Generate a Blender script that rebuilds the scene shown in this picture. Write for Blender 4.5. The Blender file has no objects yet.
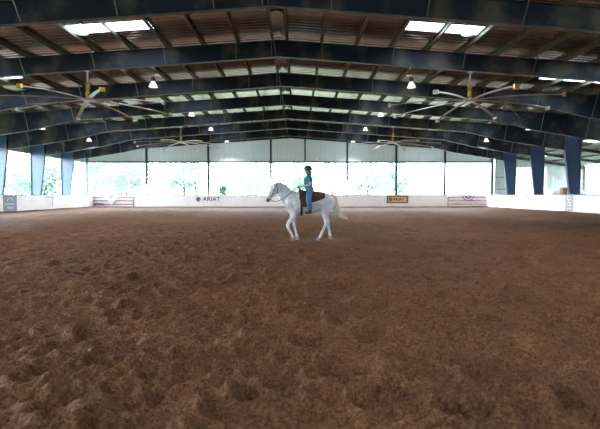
import bpy, bmesh, math, random
import numpy as np
from mathutils import Vector, Matrix
from mathutils.bvhtree import BVHTree
random.seed(7); rng = np.random.default_rng(7)
S = bpy.context.scene
COL = S.collection
PI = math.pi

# ------------------------------------------------------------------ helpers
class MB:
    def __init__(s): s.v = []; s.f = []
    def add(s, vs, fs):
        b = len(s.v); s.v += [tuple(p) for p in vs]; s.f += [tuple(b+i for i in f) for f in fs]
    def box(s, x0, x1, y0, y1, z0, z1):
        s.add([(x0,y0,z0),(x1,y0,z0),(x1,y1,z0),(x0,y1,z0),(x0,y0,z1),(x1,y0,z1),(x1,y1,z1),(x0,y1,z1)],
              [(3,2,1,0),(4,5,6,7),(0,1,5,4),(1,2,6,5),(2,3,7,6),(3,0,4,7)])
    def prism(s, poly, axis, a, b):
        """poly of (p,q) extruded along axis: 'y' -> (x,z) polygon, 'x' -> (y,z), 'z' -> (x,y)"""
        def P(p, q, t): return {'y': (p,t,q), 'x': (t,p,q), 'z': (p,q,t)}[axis]
        n = len(poly)
        s.add([P(p,q,a) for p,q in poly]+[P(p,q,b) for p,q in poly],
              [tuple(range(n-1,-1,-1)), tuple(range(n,2*n))]+[(i,(i+1)%n,n+(i+1)%n,n+i) for i in range(n)])
    def tube(s, pts, r, n=8, cap=True):
        pts = [Vector(p) for p in pts]
        rs = r if isinstance(r, (list, tuple)) else [r]*len(pts)
        rings = []; ref = None
        for i, p in enumerate(pts):
            t = (pts[min(i+1,len(pts)-1)]-pts[max(i-1,0)]).normalized()
            if ref is None: ref = Vector((0,0,1)) if abs(t.z) < .9 else Vector((1,0,0))
            a = t.cross(ref).normalized(); b = t.cross(a).normalized(); ref = a.cross(t) if False else ref
            rings.append([p+(a*math.cos(2*PI*k/n)+b*math.sin(2*PI*k/n))*rs[i] for k in range(n)])
        vs = [q for rg in rings for q in rg]; fs = []
        for i in range(len(pts)-1):
            for k in range(n): fs.append((i*n+k, i*n+(k+1)%n, (i+1)*n+(k+1)%n, (i+1)*n+k))
        if cap: fs += [tuple(range(n-1,-1,-1)), tuple(range((len(pts)-1)*n, len(pts)*n))]
        s.add(vs, fs)
    def lathe(s, prof, c=(0,0,0), n=24, cap=True):
        vs = []; fs = []
        for r, z in prof:
            for k in range(n): vs.append((c[0]+r*math.cos(2*PI*k/n), c[1]+r*math.sin(2*PI*k/n), c[2]+z))
        for i in range(len(prof)-1):
            for k in range(n): fs.append((i*n+k, i*n+(k+1)%n, (i+1)*n+(k+1)%n, (i+1)*n+k))
        if cap: fs += [tuple(range(n-1,-1,-1)), tuple(range((len(prof)-1)*n, len(prof)*n))]
        s.add(vs, fs)
    def ball(s, c, r, n=12, m=8):
        rx, ry, rz = r if isinstance(r, (tuple, list)) else (r,r,r)
        vs = [(c[0],c[1],c[2]-rz)]; fs = []
        for j in range(1, m):
            a = -PI/2+PI*j/m
            for k in range(n): vs.append((c[0]+rx*math.cos(a)*math.cos(2*PI*k/n), c[1]+ry*math.cos(a)*math.sin(2*PI*k/n), c[2]+rz*math.sin(a)))
        vs.append((c[0],c[1],c[2]+rz))
        for k in range(n): fs.append((0, 1+(k+1)%n, 1+k))
        for j in range(m-2):
            for k in range(n): fs.append((1+j*n+k, 1+j*n+(k+1)%n, 1+(j+1)*n+(k+1)%n, 1+(j+1)*n+k))
        L = len(vs)-1
        for k in range(n): fs.append((L, 1+(m-2)*n+k, 1+(m-2)*n+(k+1)%n))
        s.add(vs, fs)
    def loft(s, pts, n=16, sub=5, ref=(0,1,0)):
        """pts: (x,y,z, lateral radius, radius in the other direction); smooth body limb with round ends"""
        P = [np.array(p, float) for p in pts]
        Q = []
        for i in range(len(P)-1):
            p0 = P[max(i-1,0)]; p1 = P[i]; p2 = P[i+1]; p3 = P[min(i+2,len(P)-1)]
            for k in range(sub):
                t = k/sub
                q = .5*((2*p1)+(-p0+p2)*t+(2*p0-5*p1+4*p2-p3)*t*t+(-p0+3*p1-3*p2+p3)*t**3)
                Q.append(q)
        Q.append(P[-1])
        # round caps
        def tang(i):
            a = Q[min(i+1,len(Q)-1)][:3]-Q[max(i-1,0)][:3]; return a/np.linalg.norm(a)
        out = []
        t0 = tang(0); t1 = tang(len(Q)-1)
        for a in (80, 60, 35):
            a = math.radians(a); q = Q[0].copy(); rr = min(q[3],q[4])
            q[:3] = q[:3]-t0*rr*math.sin(a); q[3:] = q[3:]*math.cos(a); out.append(q)
        body = Q
        end = []
        for a in (35, 60, 80):
            a = math.radians(a); q = Q[-1].copy(); rr = min(q[3],q[4])
            q[:3] = q[:3]+t1*rr*math.sin(a); q[3:] = q[3:]*math.cos(a); end.append(q)
        A = out+body+end; T = [t0]*3+[tang(i) for i in range(len(Q))]+[t1]*3
        vs = []; fs = []; R = Vector(ref)
        for q, t in zip(A, T):
            t = Vector(t); b = (R-t*R.dot(t))
            if b.length < .15: b = Vector((1,0,0))-t*t.x
            b.normalize(); nn = t.cross(b)
            for k in range(n):
                an = 2*PI*k/n
                vs.append(Vector(q[:3])+b*max(q[3],1e-3)*math.cos(an)+nn*max(q[4],1e-3)*math.sin(an))
        m = len(A)
        for i in range(m-1):
            for k in range(n): fs.append((i*n+k, i*n+(k+1)%n, (i+1)*n+(k+1)%n, (i+1)*n+k))
        fs += [tuple(range(n-1,-1,-1)), tuple(range((m-1)*n, m*n))]
        s.add(vs, fs)
    def build(s, name, mat, parent=None, loc=None, smooth=False, rot=None):
        me = bpy.data.meshes.new(name); me.from_pydata(s.v, [], s.f); me.update()
        bm = bmesh.new(); bm.from_mesh(me); bmesh.ops.recalc_face_normals(bm, faces=bm.faces); bm.to_mesh(me); bm.free()
        me.materials.append(mat)
        if smooth: me.shade_smooth()
        return link(name, me, parent, loc, rot)
def link(name, me, parent=None, loc=None, rot=None):
    o = bpy.data.objects.new(name, me); COL.objects.link(o)
    if parent: o.parent = parent
    if loc: o.location = loc
    if rot: o.rotation_euler = rot
    return o
def organic(mb, name, mat, parent=None, voxel=.012, it=4, loc=None):
    """union of the lofts into one continuous skin"""
    me = bpy.data.meshes.new('tmp'); me.from_pydata(mb.v, [], mb.f)
    bm = bmesh.new(); bm.from_mesh(me); bmesh.ops.recalc_face_normals(bm, faces=bm.faces); bm.to_mesh(me); bm.free()
    t = bpy.data.objects.new('tmp', me); COL.objects.link(t)
    r = t.modifiers.new('r', 'REMESH'); r.mode = 'VOXEL'; r.voxel_size = voxel; r.use_smooth_shade = True
    if it:
        q = t.modifiers.new('s', 'SMOOTH'); q.factor = .5; q.iterations = it
    dg = bpy.context.evaluated_depsgraph_get()
    m2 = bpy.data.meshes.new_from_object(t.evaluated_get(dg))
    bpy.data.objects.remove(t); m2.name = name
    m2.materials.clear(); m2.materials.append(mat); m2.shade_smooth()
    return link(name, m2, parent, loc)
def thing(name, label, cat, loc=(0,0,0), group=None, rz=0):
    o = bpy.data.objects.new(name, None); COL.objects.link(o); o.location = loc; o.rotation_euler = (0,0,rz)
    o.empty_display_size = .2
    return tag(o, label, cat, group)
def tag(o, label=None, cat=None, group=None, kind=None):
    if label: o['label'] = label
    if cat: o['category'] = cat
    if group: o['group'] = group
    if kind: o['kind'] = kind
    return o
def struct(o, label=None):
    o['kind'] = 'structure'
    if label: o['label'] = label
    return o
def copy_tree(o, parent=None):
    c = o.copy(); COL.objects.link(c)
    if parent: c.parent = parent
    for ch in list(o.children): copy_tree(ch, c)
    return c

# ------------------------------------------------------------------ materials
def newmat(name):
    m = bpy.data.materials.new(name); m.use_nodes = True
    return m, m.node_tree, m.node_tree.nodes['Principled BSDF']
def mat(name, c, rough=.6, metal=0., noise=None, bump=None, spec=None, emit=None, sub=0):
    """noise=(scale, colour2, amount lo, hi); bump=(scale, strength)"""
    m, t, p = newmat(name)
    p.inputs['Base Color'].default_value = (*c, 1); p.inputs['Roughness'].default_value = rough; p.inputs['Metallic'].default_value = metal
    if spec is not None: p.inputs['Specular IOR Level'].default_value = spec
    if emit: p.inputs['Emission Color'].default_value = (*emit[0],1); p.inputs['Emission Strength'].default_value = emit[1]
    tc = t.nodes.new('ShaderNodeTexCoord')
    if noise:
        n = t.nodes.new('ShaderNodeTexNoise'); n.inputs['Scale'].default_value = noise[0]; n.inputs['Detail'].default_value = 5
        t.links.new(tc.outputs['Object'], n.inputs['Vector'])
        r = t.nodes.new('ShaderNodeMapRange'); r.inputs['From Min'].default_value = noise[2]; r.inputs['From Max'].default_value = noise[3]
        t.links.new(n.outputs['Fac'], r.inputs['Value'])
        x = t.nodes.new('ShaderNodeMix'); x.data_type = 'RGBA'; x.inputs['A'].default_value = (*c,1); x.inputs['B'].default_value = (*noise[1],1)
        t.links.new(r.outputs['Result'], x.inputs['Factor']); t.links.new(x.outputs['Result'], p.inputs['Base Color'])
    if bump:
        n = t.nodes.new('ShaderNodeTexNoise'); n.inputs['Scale'].default_value = bump[0]; n.inputs['Detail'].default_value = 4
        t.links.new(tc.outputs['Object'], n.inputs['Vector'])
        b = t.nodes.new('ShaderNodeBump'); b.inputs['Strength'].default_value = bump[1]; b.inputs['Distance'].default_value = .02
        t.links.new(n.outputs['Fac'], b.inputs['Height']); t.links.new(b.outputs['Normal'], p.inputs['Normal'])
    return m
M = {}
M['navy'] = mat('navy_painted_steel', (.010,.022,.045), .42, noise=(.75, (.15,.135,.11), .50, .66))
M['column'] = mat('blue_painted_column', (.055,.11,.23), .4, noise=(1.2, (.07,.13,.23), .5, .8))
M['purlin'] = mat('galvanised_purlin', (.26,.27,.18), .5, .25, noise=(3, (.2,.17,.1), .45, .7))
M['roof'] = mat('galvalume_roof_sheet', (.45,.45,.41), .19, .95, noise=(.4, (.36,.32,.28), .42, .62))
M['ridge'] = mat('ridge_liner', (.85,.85,.82), .4, .9)
M['siding'] = mat('white_wall_siding', (.50,.56,.54), .5, .1, noise=(.8,(.36,.42,.42), .45,.7))
M['kick'] = mat('white_kickboard', (.90,.90,.93), .45, noise=(1.2, (.80,.78,.82), .5, .8))
M['cap'] = mat('grey_cap_rail', (.22,.25,.27), .5)
M['base'] = mat('dark_weathered_base', (.05,.045,.04), .9, noise=(6,(.2,.17,.14),.5,.7))
M['galv'] = mat('brushed_aluminium', (.55,.56,.55), .35, .8)
M['grey'] = mat('grey_steel', (.25,.26,.27), .45, .5)
M['wire'] = mat('dark_conduit', (.06,.06,.06), .6)
M['yellow'] = mat('yellow_enamel', (.55,.32,.03), .5)
M['brace'] = mat('brace_steel', (.30,.31,.28), .45, .5)
M['brown'] = mat('brown_stained_wood', (.26,.16,.14), .7, noise=(5,(.42,.32,.30),.4,.7))
M['rust'] = mat('reddish_printed_rail', (.42,.27,.28), .7, noise=(7,(.7,.6,.62),.45,.6))
M['white'] = mat('white_paint', (.85,.85,.87), .5)
M['red'] = mat('red_fabric', (.62,.12,.16), .8)
M['blue'] = mat('blue_fabric', (.08,.13,.42), .8)
M['paleblue'] = mat('pale_blue_fabric', (.42,.55,.80), .8)
M['ink'] = mat('dark_ink', (.03,.035,.05), .6)
M['bsign'] = mat('slate_sign', (.16,.22,.31), .55, noise=(4,(.22,.29,.38),.4,.7))
M['gsign'] = mat('grey_sign', (.33,.35,.42), .6, noise=(9,(.7,.72,.78),.5,.62))
M['signbrown'] = mat('brown_sign_border', (.22,.10,.05), .6)
M['signtan'] = mat('tan_sign_face', (.72,.40,.16), .6, noise=(2,(.80,.58,.32),.4,.7))
M['grass'] = mat('outside_grass', (.21,.235,.13), .9, noise=(.6,(.30,.29,.2),.4,.7))
M['gravel'] = mat('lean_to_gravel', (.35,.32,.29), .95, noise=(2,(.25,.22,.2),.4,.7))
M['bark'] = mat('bark', (.16,.12,.08), .9, noise=(6,(.08,.06,.04),.4,.7))
M['leafA'] = mat('leaves_green', (.34,.50,.40), .7, noise=(.7,(.45,.58,.50),.4,.7))
M['leafB'] = mat('leaves_bluegreen', (.36,.54,.52), .7, noise=(.7,(.48,.60,.60),.4,.7))
M['leafC'] = mat('leaves_shrub', (.04,.22,.07), .7)
M['denim'] = mat('blue_denim', (.045,.14,.30), .85, noise=(12,(.09,.22,.40),.45,.7), bump=(150,.2))
M['shirt'] = mat('teal_cotton', (.01,.20,.25), .85, noise=(6,(.02,.27,.32),.4,.7))
M['skin'] = mat('skin', (.62,.33,.24), .5)
M['pink'] = mat('pink_sleeve', (.75,.30,.38), .8)
M['helmet'] = mat('dark_green_helmet', (.01,.075,.05), .35)
M['black'] = mat('black_rubber', (.012,.012,.014), .5)
M['leather'] = mat('dark_leather', (.035,.02,.016), .5, noise=(8,(.06,.035,.025),.4,.7))
M['boot'] = mat('boot_leather', (.03,.02,.018), .45)
M['hair'] = mat('brown_hair', (.10,.055,.03), .7)
M['hoof'] = mat('hoof_horn', (.24,.21,.19), .55)
M['eye'] = mat('dark_eye', (.01,.008,.006), .1)
M['mane'] = mat('grey_white_mane', (.60,.60,.62), .75, noise=(20,(.42,.42,.46),.4,.7), bump=(60,.6))
M['tail'] = mat('cream_tail', (.66,.60,.47), .75, noise=(14,(.8,.77,.68),.4,.7), bump=(80,.6))
M['ballast'] = mat('lamp_ballast', (.12,.12,.13), .4, .4)
M['bulb'] = mat('lit_bulb', (1,1,1), .4, emit=((1,.95,.95), 12))
M['crate'] = mat('orange_brown_board', (.55,.30,.10), .7)
def trans_mat(name, c, tfac, rough=.5, emit=None):
    m, t, p = newmat(name); nt = t.nodes
    p.inputs['Base Color'].default_value = (*c,1); p.inputs['Roughness'].default_value = rough
    if emit: p.inputs['Emission Color'].default_value = (*emit[0],1); p.inputs['Emission Strength'].default_value = emit[1]
    tr = nt.new('ShaderNodeBsdfTranslucent'); tr.inputs['Color'].default_value = (*c,1)
    mx = nt.new('ShaderNodeMixShader'); mx.inputs[0].default_value = tfac
    t.links.new(p.outputs[0], mx.inputs[1]); t.links.new(tr.outputs[0], mx.inputs[2])
    t.links.new(mx.outputs[0], nt['Material Output'].inputs['Surface'])
    return m
M['sky'] = trans_mat('translucent_fibreglass', (.80,.80,.82), .7)
M['shade'] = trans_mat('prismatic_lamp_shade', (.85,.83,.84), .6, .2, emit=((1,.93,.94), .8))
M['sidingT'] = trans_mat('thin_light_siding', (.50,.56,.53), .06)

def horse_mat():
    m, t, p = newmat('grey_horse_coat'); N = t.nodes; L = t.links
    tc = N.new('ShaderNodeTexCoord'); sp = N.new('ShaderNodeSeparateXYZ'); L.new(tc.outputs['Object'], sp.inputs[0])
    n = N.new('ShaderNodeTexNoise'); n.inputs['Scale'].default_value = 5; n.inputs['Detail'].default_value = 6; L.new(tc.outputs['Object'], n.inputs['Vector'])
    r = N.new('ShaderNodeValToRGB'); e = r.color_ramp.elements
    e[0].position = .35; e[0].color = (.46,.48,.55,1); e[1].position = .62; e[1].color = (.70,.71,.77,1)
    L.new(n.outputs['Fac'], r.inputs['Fac'])
    # dark skin of the muzzle: distance to the nose tip
    d = N.new('ShaderNodeVectorMath'); d.operation = 'DISTANCE'; d.inputs[1].default_value = (-1.465, 0, 1.265)
    L.new(tc.outputs['Object'], d.inputs[0])
    mr = N.new('ShaderNodeMapRange'); mr.inputs['From Min'].default_value = .10; mr.inputs['From Max'].default_value = .24
    mr.inputs['To Min'].default_value = 1; mr.inputs['To Max'].default_value = 0; L.new(d.outputs['Value'], mr.inputs['Value'])
    x = N.new('ShaderNodeMix'); x.data_type = 'RGBA'; x.inputs['B'].default_value = (.07,.07,.085,1)
    L.new(mr.outputs['Result'], x.inputs['Factor']); L.new(r.outputs['Color'], x.inputs['A'])
    L.new(x.outputs['Result'], p.inputs['Base Color']); p.inputs['Roughness'].default_value = .6
    return m
M['horse'] = horse_mat()

def pad_mat():
    m, t, p = newmat('woven_saddle_pad'); N = t.nodes; L = t.links
    tc = N.new('ShaderNodeTexCoord'); n = N.new('ShaderNodeTexVoronoi'); n.inputs['Scale'].default_value = 9
    L.new(tc.outputs['Object'], n.inputs['Vector'])
    r = N.new('ShaderNodeValToRGB'); e = r.color_ramp.elements
    e[0].position = .1; e[0].color = (.22,.12,.09,1); e[1].position = .55; e[1].color = (.06,.04,.04,1)
    L.new(n.outputs['Distance'], r.inputs['Fac']); L.new(r.outputs['Color'], p.inputs['Base Color']); p.inputs['Roughness'].default_value = .9
    return m
M['pad'] = pad_mat()

def dirt_mat():
    m, t, p = newmat('arena_dirt'); N = t.nodes; L = t.links
    tc = N.new('ShaderNodeTexCoord')
    def noise(sc, det=6, ro=.6):
        n = N.new('ShaderNodeTexNoise'); n.inputs['Scale'].default_value = sc; n.inputs['Detail'].default_value = det; n.inputs['Roughness'].default_value = ro
        L.new(tc.outputs['Object'], n.inputs['Vector']); return n
    a = noise(1.1); b = noise(34, 12, .85)
    r = N.new('ShaderNodeValToRGB'); e = r.color_ramp.elements
    e[0].position = .3; e[0].color = (.098,.042,.016,1); e[1].position = .7; e[1].color = (.165,.077,.034,1)
    L.new(a.outputs['Fac'], r.inputs['Fac'])
    r2 = N.new('ShaderNodeValToRGB'); e = r2.color_ramp.elements
    e[0].position = .40; e[0].color = (.15,.14,.13,1); e[1].position = .64; e[1].color = (2.1,2.05,2.0,1)
    L.new(b.outputs['Fac'], r2.inputs['Fac'])
    x = N.new('ShaderNodeMix'); x.data_type = 'RGBA'; x.blend_type = 'MULTIPLY'; x.inputs['Factor'].default_value = 1
    L.new(r.outputs['Color'], x.inputs['A']); L.new(r2.outputs['Color'], x.inputs['B'])
    L.new(x.outputs['Result'], p.inputs['Base Color'])
    p.inputs['Roughness'].default_value = .72; p.inputs['Specular IOR Level'].default_value = .2
    c = noise(26, 10, .75); bp = N.new('ShaderNodeBump'); bp.inputs['Strength'].default_value = .9; bp.inputs['Distance'].default_value = .035
    L.new(c.outputs['Fac'], bp.inputs['Height'])
    vo = N.new('ShaderNodeTexVoronoi'); vo.inputs['Scale'].default_value = 34; vo.feature = 'SMOOTH_F1'
    L.new(tc.outputs['Object'], vo.inputs['Vector'])
    b2 = N.new('ShaderNodeBump'); b2.invert = True; b2.inputs['Strength'].default_value = .8; b2.inputs['Distance'].default_value = .02
    L.new(vo.outputs['Distance'], b2.inputs['Height']); L.new(bp.outputs['Normal'], b2.inputs['Normal']); L.new(b2.outputs['Normal'], p.inputs['Normal'])
    return m
M['dirt'] = dirt_mat()

# ------------------------------------------------------------------ building layout
FZ = 0.0
HW = 24.2                     # half width to the column outer face
KW = 23.3                     # kickboard face
BAY = 5.27; R1 = 14.7
def Yr(k): return R1+BAY*(k-1)
YE = Yr(8)                    # end wall
YB = -8.0
def ztop(x): return 8.5-.070*abs(x)
def depth(x):
    return float(np.interp(abs(x), [0,14.6,17.6,22.3,24.2], [.75,.78,1.26,1.66,1.8]))

# arena dirt -------------------------------------------------------
def vnoise(x, y, seed):
    xi = np.floor(x).astype(np.int64); yi = np.floor(y).astype(np.int64)
    def h(a, b):
        n = (a*374761393+b*668265263+seed*1274126177) & 0x7fffffff
        n = ((n ^ (n >> 13))*1274126177) & 0x7fffffff
        return ((n ^ (n >> 16)) & 0xffff)/65535.
    fx = x-xi; fy = y-yi; fx = fx*fx*(3-2*fx); fy = fy*fy*(3-2*fy)
    return (h(xi,yi)*(1-fx)+h(xi+1,yi)*fx)*(1-fy)+(h(xi,yi+1)*(1-fx)+h(xi+1,yi+1)*fx)*fy
def axis(stops):
    out = [stops[0][0]]
    for (a, sa), (b, sb) in zip(stops, stops[1:]):
        x = a
        while True:
            x += sa+(sb-sa)*(x-a)/(b-a)
            if x >= b-1e-6: break
            out.append(x)
        out.append(b)
    return np.array(out)
def dirt_floor():
    xs = axis([(-KW-.05,.3),(-8,.08),(-4.0,.022),(5.5,.022),(10,.08),(KW+.05,.3)])
    ys = axis([(YB,.5),(0,.3),(2.2,.018),(6,.025),(9,.035),(18,.08),(YE+.05,.25)])
    X, Y = np.meshgrid(xs, ys)
    Z = .07*(vnoise(X*.9,Y*.9,1)-.5)+.065*(vnoise(X*2.6+9,Y*3.1,2)-.5)
    xa_ = X*.87+Y*.5; ya_ = -X*.5+Y*.87
    Z += .060*(vnoise(xa_*4,ya_*8,3)-.5)+.03*np.abs(vnoise(xa_*6,ya_*11,13)-.5)*2
    Z += .028*(vnoise(X*13,Y*13,4)-.5)+.020*(vnoise(X*27,Y*27,5)-.5)
    # drag furrows running obliquely
    w = vnoise(X*.5,Y*.5,6)
    Z += .012*np.sin((X*.8+Y*.6)*9+5*w)*vnoise(X*.8,Y*.8,7)
    # hoof prints: a bowl with a pushed-up rim
    spots = []
    for i in range(1500):
        y = 1.8+ (rng.random()**1.5)*20; half = 1+y*.75
        spots.append((rng.uniform(-half,half)+.8, y, rng.uniform(.06,.11), rng.uniform(.03,.075)))
    # the clear prints of the photograph
    for sx, sy in ((55,392),(68,398),(148,378),(95,365),(180,362),(570,405),(585,378),(525,390),(385,400),(405,378),(365,405),
                   (85,335),(145,372),(495,325),(610,345),(20,380),(245,398),(250,360),(300,345),(330,370),(455,415),(215,415)):
        y = 1.5*433/(sy-195); x = (sx-297)*y/433+.8
        spots.append((x, y, .085, .10))
    for (px, py, r, d) in spots:
        i0, i1 = np.searchsorted(ys, (py-3.2*r, py+3.2*r)); j0, j1 = np.searchsorted(xs, (px-3.2*r, px+3.2*r))
        if i1 <= i0 or j1 <= j0: continue
        a = random.uniform(0, PI)
        dx = X[i0:i1,j0:j1]-px; dy = Y[i0:i1,j0:j1]-py
        u = (dx*math.cos(a)+dy*math.sin(a))/(r*1.25); v = (-dx*math.sin(a)+dy*math.cos(a))/r
        q = np.sqrt(u*u+v*v)
        Z[i0:i1,j0:j1] += -d*np.exp(-(q**4))+d*.55*np.exp(-((q-1.45)/.4)**2)*(.5+.5*np.clip(v/np.maximum(q,.01),-1,1))
    fade = np.clip(1.15-Y/60,.35,1); Z *= fade*1.0
    edge = np.minimum(np.minimum(X+KW, KW-X), YE-Y)
    Z += (.09+.10*vnoise(X*.5,Y*.5,11))*np.exp(-np.clip(edge,0,None)/.7)
    # flat where the horse treads
    hx = (306-297)*14.4/433+.8
    near = np.exp(-(((X-hx)/1.6)**4+((Y-14.4)/.8)**4)); Z = Z*(1-near)+(-.005)*near
    ny, nx = X.shape
    V = np.stack([X,Y,Z],-1).reshape(-1,3)
    I = np.arange(ny*nx).reshape(ny,nx)
    F = np.stack([I[:-1,:-1],I[:-1,1:],I[1:,1:],I[1:,:-1]],-1).reshape(-1,4)
    me = bpy.data.meshes.new('floor'); me.vertices.add(len(V)); me.vertices.foreach_set('co', V.ravel())
    me.loops.add(F.size); me.loops.foreach_set('vertex_index', F.ravel().astype(np.int32))
    me.polygons.add(len(F)); me.polygons.foreach_set('loop_start', np.arange(0,F.size,4,dtype=np.int32))
    me.update(calc_edges=True); me.materials.append(M['dirt']); me.shade_smooth()
    return struct(link('floor', me), 'reddish brown riding arena dirt pitted with hoof prints')
dirt_floor()

# outside ground
mb = MB(); mb.add([(-140,-60,-.12),(160,-60,-.12),(160,170,-.12),(-140,170,-.12)], [(0,1,2,3)])
struct(mb.build('ground', M['grass']), 'grass outside the arena')
mb = MB(); mb.box(KW+.35, 36, YB, YE+.5, -.1, -.02)
struct(mb.build('floor_side', M['gravel']), 'pale gravel floor of the side bay on the right')

# kickboards ---------------------------------------------------------
def kick(name, x0, x1, y0, y1, label):
    mb = MB()
    if abs(x1-x0) < .5:        # runs along y : real panels with narrow joints
        y = y0
        while y < y1-.01:
            e = min(y+2.44, y1); mb.box(x0, x1, y+.006, e-.006, .12, 1.48); y += 2.44
    else:
        x = x0
        while x < x1-.01:
            e = min(x+2.44, x1); mb.box(x+.006, e-.006, y0, y1, .12, 1.48); x += 2.44
    o = struct(mb.build(name, M['kick']), label)
    c = MB(); c.box(x0-.03, x1+.03, y0-.03, y1+.03, 1.48, 1.53); c.build('cap_rail', M['cap'], o)
    b = MB(); b.box(x0+.01, x1-.01, y0+.01, y1-.01, -.1, .12); b.build('base_board', M['base'], o)
    # posts holding the boards up behind them
    return o
kick('wall_left', -KW-.06, -KW, YB, YE, 'white kickboard wall along the left side of the arena')
kick('wall_right', KW, KW+.06, YB, YE, 'white kickboard wall along the right side of the arena')
kick('wall_end', -KW, KW, YE-.12, YE-.06, 'white kickboard wall across the far end of the arena')

# corrugated siding --------------------------------------------------
def siding_x(mb, x0, x1, y, z0, ztopf, pitch=.3, d=.03):
    """vertical ribbed sheet in the plane y, facing -y"""
    x = x0
    while x < x1-1e-4:
        xs = [x, x+pitch*.62, x+pitch*.72, x+pitch*.9, x+pitch]; ds = [0,0,-d,-d,0]
        xs = [min(q, x1) for q in xs]
        vs = []
        for q, dd in zip(xs, ds): vs += [(q, y+dd, z0), (q, y+dd, ztopf(q))]
        mb.add(vs, [(2*i,2*i+2,2*i+3,2*i+1) for i in range(4)])
        x += pitch
def siding_y(mb, y0, y1, x, z0, z1, pitch=.3, d=.03):
    y = y0
    while y < y1-1e-4:
        ys = [min(q,y1) for q in (y, y+pitch*.62, y+pitch*.72, y+pitch*.9, y+pitch)]; ds = [0,0,d,d,0]
        vs = []
        for q, dd in zip(ys, ds): vs += [(x+dd, q, z0), (x+dd, q, z1)]
        mb.add(vs, [(2*i,2*i+2,2*i+3,2*i+1) for i in range(4)])
        y += pitch
ZH = 5.5
mb = MB(); siding_x(mb, -HW, HW, YE+.16, ZH, lambda x: ztop(x)+.22)
g = struct(mb.build('wall_gable', M['sidingT']), 'pale ribbed siding above the openings of the far end wall')
mb = MB(); mb.box(-HW, HW, YE-.02, YE+.14, ZH-.02, ZH+.02); mb.box(-HW, HW, YE+.10, YE+.14, ZH-.2, ZH); 
struct(mb.build('trim_1', M['siding']), 'pale flashed header along the top of the far end openings')
mb = MB(); mb.box(-HW, HW, YE-.03, YE+.09, ZH-.14, ZH-.04)
struct(mb.build('trim_2', M['navy']), 'dark girt below the header of the far end openings')
mb = MB(); siding_y(mb, YB, YE, -HW-.12, 5.35, ztop(HW)+.22)
struct(mb.build('wall_side', M['siding']), 'ribbed siding under the left eave')
mb = MB(); siding_x(mb, -HW, HW, YB, FZ, lambda x: ztop(x)+.22)  # unseen wall, closed down to the floor to keep light off the rafter faces
struct(mb.build('wall_front_blocker', M['siding']), 'unseen ribbed siding behind the viewer, made solid to block light from behind')

# roof sheets --------------------------------------------------------
NR = 18; RP = BAY/NR
def roof_strip(mb, y0, xa, xb, d=.035):
    ys = (y0, y0+RP*.6, y0+RP*.7, y0+RP*.9, y0+RP); ds = (0,0,d,d,0)
    vs = []
    for q, dd in zip(ys, ds): vs += [(xa, q, ztop(xa)+.205+dd), (xb, q, ztop(xb)+.205+dd)]
    mb.add(vs, [(2*i,2*i+2,2*i+3,2*i+1) for i in range(4)])
SKR = lambda k, a: (7,8,9) if (k == 2 and a < 10) else (9,10,11)
SKY = {}
for k in range(1, 8):
    for s_ in (-1, 1):
        for a, b in ((5.1, 8.28), (13.8, 17.3)):
            SKY[(k, s_, a)] = (s_*a, s_*b)
mbr = MB()
for s_ in (-1, 1):
    j = -70
    while Yr(1)+j*RP < YE+.2:
        y = Yr(1)+j*RP; j += 1
        if y < YB: continue
        k = int(math.floor((j-1)/NR))+1; r = (j-1)%NR
        cuts = [.0, HW+.3]
        ra, rb = r in SKR(k,5), r in SKR(k,14)
        if 1 <= k <= 7:
            if ra and rb: cuts = [0,5.1,8.28,13.8,17.3,HW+.3]
            elif ra: cuts = [0,5.1,8.28,HW+.3]
            elif rb: cuts = [0,13.8,17.3,HW+.3]
        for a, b in zip(cuts[::2], cuts[1::2]): roof_strip(mbr, y, s_*a, s_*b)
struct(mbr.build('ceiling', M['roof']), 'underside of the corrugated metal roof')
sides = {-1:'left', 1:'right'}
for (k, s_, a), (xa, xb) in SKY.items():
    mb = MB()
    for r in SKR(k, a): roof_strip(mb, Yr(k)+r*RP, xa, xb)
    o = mb.build('skylight', M['sky'])
    ordn = ['nearest','second','third','fourth','fifth','sixth','farthest'][k-1]
    tag(o, f"translucent roof skylight in the {ordn} visible bay, {'inner' if a < 10 else 'outer'} one {sides[s_]} of the ridge", 'skylight', 'translucent panels in the roof')
# ridge liner between the two ridge purlins
for k in range(1, 8):
    mb = MB(); y0 = Yr(k)+.25+ (BAY*.42); y1 = Yr(k+1)-.2
    if y0 > YE: break
    mb.prism([(-.26,8.46+.12),(0,8.5+.16),(.26,8.46+.12),(.26,8.6),(0,8.68),(-.26,8.6)], 'y', y0, min(y1, YE))
    tag(mb.build('ridge_vent', M['ridge']), f"pale ridge liner between the two ridge purlins, in the {['nearest','second','third','fourth','fifth','sixth','farthest'][k-1]} visible bay", 'roof vent', 'ridge liners')

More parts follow.
